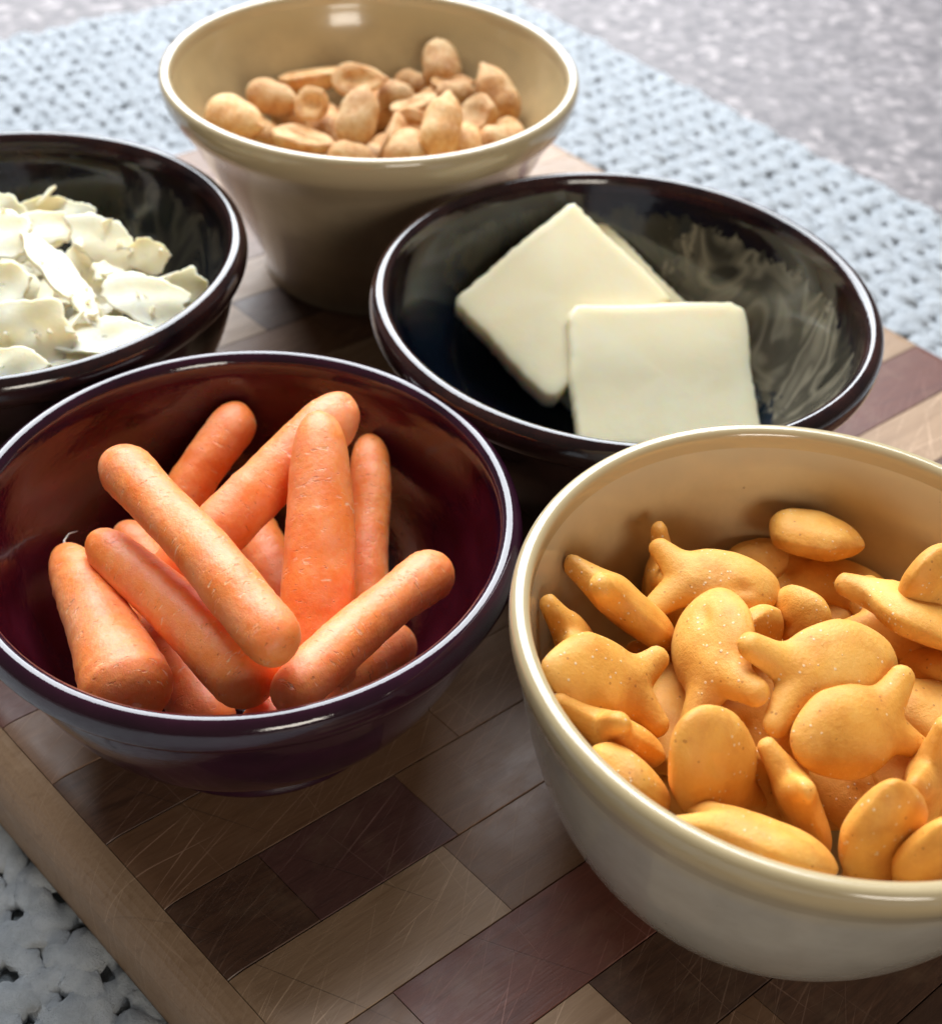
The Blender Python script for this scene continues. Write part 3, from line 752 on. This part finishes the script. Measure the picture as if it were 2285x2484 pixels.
GF = 'fish crackers in the pale bowl'
for i, (lab, loc, rot, s, me) in enumerate(FISH):
    o = mesh_obj('fish_cracker', FISH_ME[me])
    o.location = Vector(loc) * CM; o.rotation_euler = rot; o.scale = (s, s, s)
    keep_inside(o, 'E')
    tag(o, lab, 'cracker', GF)
FISH_LOW = {
    9: 'sliver of a shaded fish cracker behind the back of the large centre one',
    13: 'tiny glimpse of a fish cracker left of the foot of the standing teardrop one',
    15: 'sliver of a shaded fish cracker low to the left of the dimpled round one',
    16: 'shaded flat fish cracker under the one with tail fins right, left of the teardrop',
    21: 'sliver of a shaded fish cracker below the left one on edge at the back',
    22: 'sliver of a fish cracker between the left rim pair and the dimpled round one',
    23: 'shaded fish cracker between the teardrop one and the tail fins above it',
}
g = random.Random(8)
for i in range(26):            # the layers underneath, glimpsed through the gaps
    r = 2.35 * math.sqrt(g.random()); a = g.uniform(0, 6.28); me = FISH_ME[g.randrange(8)]
    loc = Vector((4.752 + r * math.cos(a), 11.6 + r * math.sin(a), g.uniform(1.5, 2.6))) * CM
    rot = (g.uniform(-.4, .4), g.uniform(-.4, .4), g.uniform(0, 6.28))
    if i not in FISH_LOW and i % 3: continue
    o = mesh_obj('fish_cracker', me); o.location = loc; o.rotation_euler = rot
    tag(o, FISH_LOW.get(i, 'orange fish cracker buried out of sight under the heap'), 'cracker', 'buried fish crackers')

# ------------------------------------------------------------------ peanuts
NUTS = [
    ('whole peanut farthest left in the heap, touching the rim line', 'whole', (-6.244, 27.623, 3.671), (0.399, -0.0, -0.586), 1.126),
    ('round brown whole peanut at the upper left of the heap', 'whole', (-5.324, 28.756, 3.7), (0.434, -0.0, -0.409), 0.932),
    ('long split peanut half lying at the back left', 'half', (-4.869, 30.853, 3.588), (-0.287, -0.0, 0.53), 1.25),
    ('broken hollow peanut half left of centre, opening up', 'broken', (-4.218, 27.941, 4.0), (0.804, -0.0, -0.251), 0.741),
    ('large smooth peanut half at the front left', 'half', (-4.353, 27.135, 3.6), (-0.111, -0.0, -0.525), 1.166),
    ('small whole peanut between the leftmost nut and the large half', 'whole', (-5.442, 28.078, 3.1), (0.418, -0.0, -0.498), 0.626),
    ('tall whole peanut standing in the centre', 'whole', (-3.099, 27.097, 4.1), (0.094, -0.546, 1.361), 1.077),
    ('hollow peanut half like a dish, behind the tall centre nut', 'hollow', (-3.327, 29.237, 4.1), (0.677, -0.0, 0.034), 0.922),
    ('crescent peanut half just right of the tall centre nut', 'half', (-2.462, 27.331, 3.627), (-1.135, -0.291, 1.381), 1.064),
    ('small whole peanut right of the dish shaped half', 'whole', (-2.431, 29.454, 3.608), (0.438, -0.0, -0.387), 0.6),
    ('pale peanut half right of centre at the back', 'half', (-1.947, 28.944, 3.741), (-0.218, -0.0, 0.897), 0.991),
    ('small orange hollow peanut half between two standing nuts', 'half', (-1.911, 28.079, 3.6), (0.978, -0.0, -0.262), 0.6),
    ('whole peanut standing right of centre', 'whole', (-1.174, 26.736, 4.185), (0.091, -0.621, 1.371), 1.071),
    ('whole peanut low at the front between the two standing nuts', 'whole', (-1.946, 26.534, 3.644), (0.036, -0.084, 1.498), 1.06),
    ('whole peanut at the very front against the rim', 'whole', (-3.132, 26.05, 3.6), (0.466, -0.0, -0.095), 0.756),
    ('small whole peanut right of the second standing nut', 'whole', (-0.697, 27.053, 3.62), (0.034, -0.0, 1.503), 1.075),
    ('broken heart shaped peanut half at the right', 'broken', (-0.424, 28.318, 3.778), (0.78, -0.0, -1.027), 1.028),
    ('whole peanut behind the heart shaped half', 'whole', (-1.011, 29.731, 3.636), (0.43, -0.0, 0.433), 0.696),
    ('flat peanut half in front of the nut on the back wall', 'half', (-1.105, 30.332, 3.725), (0.032, -0.0, 0.003), 0.752),
    ('dark whole peanut highest on the back wall', 'whole', (-1.356, 31.185, 3.791), (-0.097, -0.473, 1.787), 1.061),
    ('tall peanut with a pointed tip at the far right', 'whole', (0.041, 29.394, 3.8), (-0.318, -0.725, 2.281), 1.074),
    ('whole peanut at the front right by the rim', 'whole', (0.158, 27.395, 3.6), (0.394, -0.0, 0.606), 0.778),
    ('shaded small peanut at the centre back', 'whole', (-2.115, 30.879, 3.3), (0.443, -0.0, -0.356), 0.6),
    ('peanut tucked under the tall pointed one at the far right', 'whole', (0.449, 28.249, 3.3), (0.221, -0.0, -1.11), 0.777),
    ('peanut beneath the tall centre nut on its left', 'whole', (-3.957, 28.394, 3.2), (0.2, -0.0, -1.158), 1.169),
    ('peanut under the dish shaped half', 'whole', (-2.993, 29.968, 3.104), (0.243, -0.0, -1.059), 1.25),
    ('peanut beneath the pale half and the standing nut', 'whole', (-1.409, 30.069, 3.157), (0.301, -0.0, -0.91), 0.924),
    ('peanut beneath the round brown nut and the broken half', 'whole', (-4.938, 29.069, 3.2), (0.322, -0.0, -0.85), 0.931),
    ('small peanut at the front right of the one against the rim', 'whole', (-2.781, 27.184, 3.057), (0.452, -0.0, -0.282), 0.6),
]

cnt = {}
for lab, kind, loc, rot, s in NUTS:
    k = cnt.get(kind, 0); cnt[kind] = k + 1
    o = mesh_obj('peanut', NUT_ME[kind][k % len(NUT_ME[kind])])
    s = max(s, .68)
    o.location = Vector(loc) * CM; o.rotation_euler = rot; o.scale = (s, s * (1.0 if s > .9 else 1.2), s * (1.0 if s > .9 else 1.2))
    keep_inside(o, 'A')
    tag(o, lab, 'peanut', 'peanuts in the cream bowl')
for i in range(46):
    r = 2.55 * math.sqrt(g.random()); a = g.uniform(0, 6.28); me = NUT_ME['whole'][g.randrange(6)]
    loc = Vector((-2.87 + r * math.cos(a), 27.92 + r * math.sin(a), g.uniform(2.3, 3.05))) * CM
    rot = (g.uniform(-.5, .5), g.uniform(-.6, .6), g.uniform(0, 6.28))
    if i not in (9, 45, 22, 8, 18) and i % 3: continue
    o = mesh_obj('peanut', me); o.location = loc; o.rotation_euler = rot
    tag(o, {9: 'shaded peanut low in the gap below the crescent half', 45: 'sliver of a peanut deep beside the tall centre nut'}.get(i, 'peanut buried under the top layer of the heap'), 'peanut', 'buried peanuts')

# ------------------------------------------------------------------ butter
def slab(label, corners, thick, seed, rad=.16):
    """corners: the four corners of the top face (tl, tr, br, bl), thickness goes below it"""
    P = [np.array(c, float) for c in corners]
    cen = sum(P) / 4
    ex = (P[1] - P[0]) + (P[2] - P[3]); ex /= np.linalg.norm(ex)
    ey = (P[0] - P[3]) + (P[1] - P[2]); ey -= ex * (ey @ ex); ey /= np.linalg.norm(ey)
    ez = np.cross(ex, ey)
    w = (np.linalg.norm(P[1] - P[0]) + np.linalg.norm(P[2] - P[3])) / 4
    hgt = (np.linalg.norm(P[0] - P[3]) + np.linalg.norm(P[1] - P[2])) / 4
    g = np.random.default_rng(seed)
    # rounded rectangle outline
    out = []
    rc = [rad * g.uniform(.6, 1.5) for _ in range(4)]
    for k, (sx, sy) in enumerate(((1, 1), (-1, 1), (-1, -1), (1, -1))):
        for t in range(9):
            a = math.pi / 2 * (k + t / 8)
            out.append((sx * (w - rc[k]) + rc[k] * math.cos(a), sy * (hgt - rc[k]) + rc[k] * math.sin(a)))
        nx, ny = ((-1, 1), (-1, -1), (1, -1), (1, 1))[k]
        nsx, nsy = nx, ny
        for t in range(1, 24):
            f = t / 24
            a = math.pi / 2 * (k + 1)
            x0, y0 = sx * (w - rc[k]) + rc[k] * math.cos(a), sy * (hgt - rc[k]) + rc[k] * math.sin(a)
            k2 = (k + 1) % 4
            x1, y1 = nsx * (w - rc[k2]) + rc[k2] * math.cos(a), nsy * (hgt - rc[k2]) + rc[k2] * math.sin(a)
            out.append((x0 + (x1 - x0) * f, y0 + (y1 - y0) * f))
    out = np.array(out); n = len(out)
    s = np.linspace(0, 2 * math.pi, n, endpoint=False)
    wob = .012 * np.sin(3 * s + g.uniform(0, 6)) + .010 * np.sin(7 * s + g.uniform(0, 6)) + .007 * g.normal(0, 1, n)
    out = out * (1 + wob[:, None] * .8)
    rings = []
    e = .07
    for sc, z in ((.0, 0), (.3, .0), (.6, 0.0), (.85, 0.0), (1 - 1.2 * e / w, 0), (1 - .5 * e / w, -.25 * e), (1, -e), (1.006, -.5 * thick), (1, -thick + e), (1 - e / w, -thick), (.5, -thick), (0, -thick)):
        rings.append(np.c_[out * max(sc, .001), np.full(n, z) + (.012 * np.sin(2.3 * out[:, 0] * sc + seed) + .010 * np.sin(3.1 * out[:, 1] * sc) if z > -.5 * thick else 0)])
    V = np.concatenate(rings); m = len(rings)
    i = np.arange((m - 1) * n); q, t = i // n, i % n
    F = np.stack([q * n + t, (q + 1) * n + t, (q + 1) * n + (t + 1) % n, q * n + (t + 1) % n], 1)
    o = obj('butter_pat', V, F, MAT_BUTTER)
    R3 = Matrix((ex, ey, ez)).transposed().to_4x4()
    o.matrix_world = Matrix.Translation(Vector(cen) * CM) @ R3
    return tag(o, label, 'butter', 'butter pats in the dark bowl')
b1 = [(1.67, 24.39, 3.9), (3.84, 22.71, 2.75), (1.54, 20.38, 1.35), (-.58, 22.07, 2.6)]
slab('large pale butter pat tilted like a diamond behind the upright one', b1, .62, 3, .19)
slab('upright square butter pat in front, nearest the fish cracker bowl', [(1.83, 22.01, 2.75), (5.56, 22.58, 2.75), (5.60, 19.72, 1.12), (1.93, 19.34, 1.08)], .46, 5, .27)
slab('butter slice mostly hidden behind the other two pats', [(c[0] + .52, c[1] + .62, c[2] - .55) for c in b1], .45, 9, .13)

# ------------------------------------------------------------------ cheese shavings
def shaving(label, loc, rot, lx, ly, seed, curl=.3, thick=.07, group='cheese shavings in the black bowl'):
    g = np.random.default_rng(seed)
    n, K = 72, 14
    a = np.arange(n) * 2 * math.pi / n
    nc = int(g.integers(6, 10))
    ca_ = np.sort((np.arange(nc) + g.uniform(-.33, .33, nc)) / nc * 2 * math.pi)
    cr_ = g.uniform(.78, 1.18, nc)
    px = np.r_[cr_ * np.cos(ca_), cr_[0] * np.cos(ca_[0])]; py = np.r_[cr_ * np.sin(ca_), cr_[0] * np.sin(ca_[0])]
    d = np.r_[0, np.cumsum(np.hypot(np.diff(px), np.diff(py)))]
    tt = np.linspace(0, d[-1], n, endpoint=False)
    jag = 1 + .055 * np.interp(tt, np.linspace(0, d[-1], 26), np.r_[g.normal(0, 1, 25), 0]) + .022 * g.normal(0, 1, n)
    ox, oy = lx / 2 * np.interp(tt, d, px) * jag, ly / 2 * np.interp(tt, d, py) * jag
    a = np.arctan2(oy, ox)
    cv = curl / max(lx, ly)
    ph = g.uniform(0, 6)
    def zz(x, y): return -cv * x * x + .05 * np.sin(2.6 * x + ph) + .04 * np.sin(3.3 * y + 2 * ph) + .02 * np.sin(7 * x + 4 * y + 3 * ph) + .015 * np.sin(9 * y - 5 * x + ph)
    rings = []
    sc = np.linspace(.03, 1, K)
    for s_ in sc: rings.append(np.c_[ox * s_, oy * s_, zz(ox * s_, oy * s_) ])
    tk = thick * (1 + .5 * np.sin(a + g.uniform(0, 6)))
    rings.append(np.c_[ox * 1.01, oy * 1.01, zz(ox, oy) - tk * .5])
    for s_ in (1, .8, .5, .2): rings.append(np.c_[ox * s_, oy * s_, zz(ox * s_, oy * s_) - tk])
    V = np.concatenate(rings); m = len(rings)
    i = np.arange((m - 1) * n); q, t = i // n, i % n
    F = np.stack([q * n + t, (q + 1) * n + t, (q + 1) * n + (t + 1) % n, q * n + (t + 1) % n], 1).tolist()
    F.append(list(range(n))[::-1]); F.append(list(range((m - 1) * n, m * n)))
    F = [f[::-1] for f in F]
    o = obj('cheese_shaving', V, F, MAT_CHEESE)
    o.location = Vector(loc) * CM; o.rotation_euler = rot
    keep_inside(o, 'D')
    return tag(o, label, 'cheese', group)
D2 = math.radians
SHAV = [
 ('long narrow white cheese shaving slanting down the middle of the heap', (-7.85, 19.95, 4.25), (D2(-22), D2(8), D2(-50)), 3.3, .85, .25),
 ('large smooth cream cheese slice facing forward at the front of the heap', (-7.80, 18.15, 4.0), (D2(42), D2(-6), D2(8)), 1.75, 1.75, .12),
 ('broad wavy cheese shaving at the right of the heap', (-6.30, 19.85, 3.75), (D2(14), D2(14), D2(-8)), 1.9, 1.15, .45),
 ('jagged cheese shaving behind the long white strip', (-7.45, 21.45, 3.95), (D2(24), D2(16), D2(-35)), 1.9, 1.0, .35),
 ('pointed cheese chip sticking up at the right rear of the heap', (-6.60, 21.30, 3.75), (D2(48), D2(10), D2(15)), 1.1, .8, .3),
 ('rightmost cheese shaving resting against the dark wall', (-5.85, 20.75, 3.30), (D2(45), D2(24), D2(-30)), 1.1, 1.0, .4),
 ('flat white cheese shaving near the front rim right of the cream slice', (-6.60, 18.35, 3.85), (D2(8), D2(8), D2(12)), 2.1, .95, .25),
 ('small upright cheese chip at the back left of the heap', (-9.05, 22.60, 3.75), (D2(50), D2(0), D2(10)), 1.2, .8, .3),
 ('small cheese chip in the middle of the back row', (-8.40, 22.60, 3.70), (D2(42), D2(8), D2(-15)), 1.1, .8, .3),
 ('back row cheese chip cut by the left edge of the picture', (-9.75, 22.30, 3.90), (D2(40), D2(-8), D2(5)), 1.3, .8, .3),
 ('curled cheese shaving just behind the top of the long strip', (-8.75, 21.75, 4.05), (D2(28), D2(4), D2(-12)), 1.5, .9, .5),
 ('cheese shaving with a rounded edge at the left edge above the cream slice', (-8.70, 19.25, 4.25), (D2(28), D2(-14), D2(20)), 1.3, 1.1, .4),
 ('flat cheese shaving on top at the upper left', (-9.30, 20.75, 4.30), (D2(16), D2(-6), D2(-20)), 1.5, 1.2, .3),
 ('low cheese sliver against the front rim', (-7.00, 17.95, 3.60), (D2(25), D2(10), D2(10)), 1.2, .6, .3),
 ('cheese shaving in the bottom left corner by the front rim', (-8.10, 17.25, 3.85), (D2(35), D2(-10), D2(-4)), 1.4, .9, .2),
 ('crumbly cheese bit between the strip and the wavy shaving', (-7.10, 20.60, 3.75), (D2(20), D2(20), D2(40)), .8, .5, .3),
]
for i, (lab, loc, rot, lx, ly, cu) in enumerate(SHAV): shaving(lab, loc, rot, lx, ly, 300 + i, cu)
CHEESE_LOW = {0: 'sliver of cheese under the left tip of the broad wavy shaving', 1: 'sliver of cheese below the middle of the broad wavy shaving', 9: 'sliver of cheese at the lower end of the long strip',
              18: 'cheese shaving under the left side of the long strip, near the rounded one', 21: 'sliver of cheese between the top of the long strip and the left edge',
              22: 'cheese shaving just left of the middle of the long strip', 30: 'sliver of cheese between the long strip and the flat front shaving', 40: 'cheese shaving under the right side of the long strip', 4: 'tiny glimpse of cheese left of the long strip'}
for i in range(42):
    r = 3.1 * math.sqrt(g.random()); a = g.uniform(0, 6.28)
    loc = (-9.36 + r * math.cos(a), 20.5 + r * math.sin(a) * .95, 3.75 - .20 * r - g.uniform(0, .9))
    arg = ((g.uniform(-.5, .7), g.uniform(-.5, .5), g.uniform(0, 6.28)), g.uniform(1.0, 2.0), g.uniform(.7, 1.2), 400 + i, g.uniform(.1, .5))
    if i in CHEESE_LOW or i % 2 == 0:
        shaving(CHEESE_LOW.get(i, 'cheese shaving buried in the lower part of the heap'), loc, *arg, group='lower cheese shavings')

# fine crumbs lying over the heap: nobody could count them
from mathutils.bvhtree import BVHTree
bpy.context.view_layer.update()
HV, HF = [], []
for o in [o for o in bpy.data.objects if o.name.startswith('cheese_shaving')]:
    b = len(HV); HV += [o.matrix_world @ v.co for v in o.data.vertices]; HF += [[b + k for k in p.vertices] for p in o.data.polygons]
heap = BVHTree.FromPolygons(HV, HF)
gc = np.random.default_rng(77)
CV, CF = [], []
for i in range(110):
    r = 3.5 * math.sqrt(gc.random()); a = gc.uniform(0, 6.283)
    px, py = -9.36 + r * math.cos(a), 20.6 + r * .95 * math.sin(a)
    hit = heap.ray_cast(Vector((px, py, 8)) * CM, Vector((0, 0, -1)))
    if hit[0] is None or abs(hit[1].z) < .5: continue
    c = np.array(hit[0]) / CM + (0, 0, .05)
    sz = gc.uniform(.05, .11) if gc.random() < .6 else gc.uniform(.12, .30)
    n = 7; th = np.sort(gc.uniform(0, 6.283, n))
    e1 = gc.normal(0, 1, 3); e1[2] *= .55; e1 /= np.linalg.norm(e1); e2 = np.cross(e1, gc.normal(0, 1, 3) + np.array((0, 0, 1.5))); e2 /= np.linalg.norm(e2); e3 = np.cross(e1, e2)
    rad_ = sz * gc.uniform(.7, 1.2, n)
    P = c + np.outer(rad_ * np.cos(th), e1) + np.outer(rad_ * .6 * np.sin(th), e2)
    b = len(CV)
    CV += (P + e3 * .02).tolist() + (P - e3 * .025).tolist()
    CF += [list(range(b, b + n)), list(range(b + n, b + 2 * n))[::-1]] + [[b + (k + 1) % n, b + k, b + n + k, b + n + (k + 1) % n] for k in range(n)]
cr = obj('cheese_crumbs', CV, CF, MAT_CHEESE, None, False)
tag(cr, 'tiny loose cheese crumbs scattered over the shavings', 'crumbs', kind='stuff')
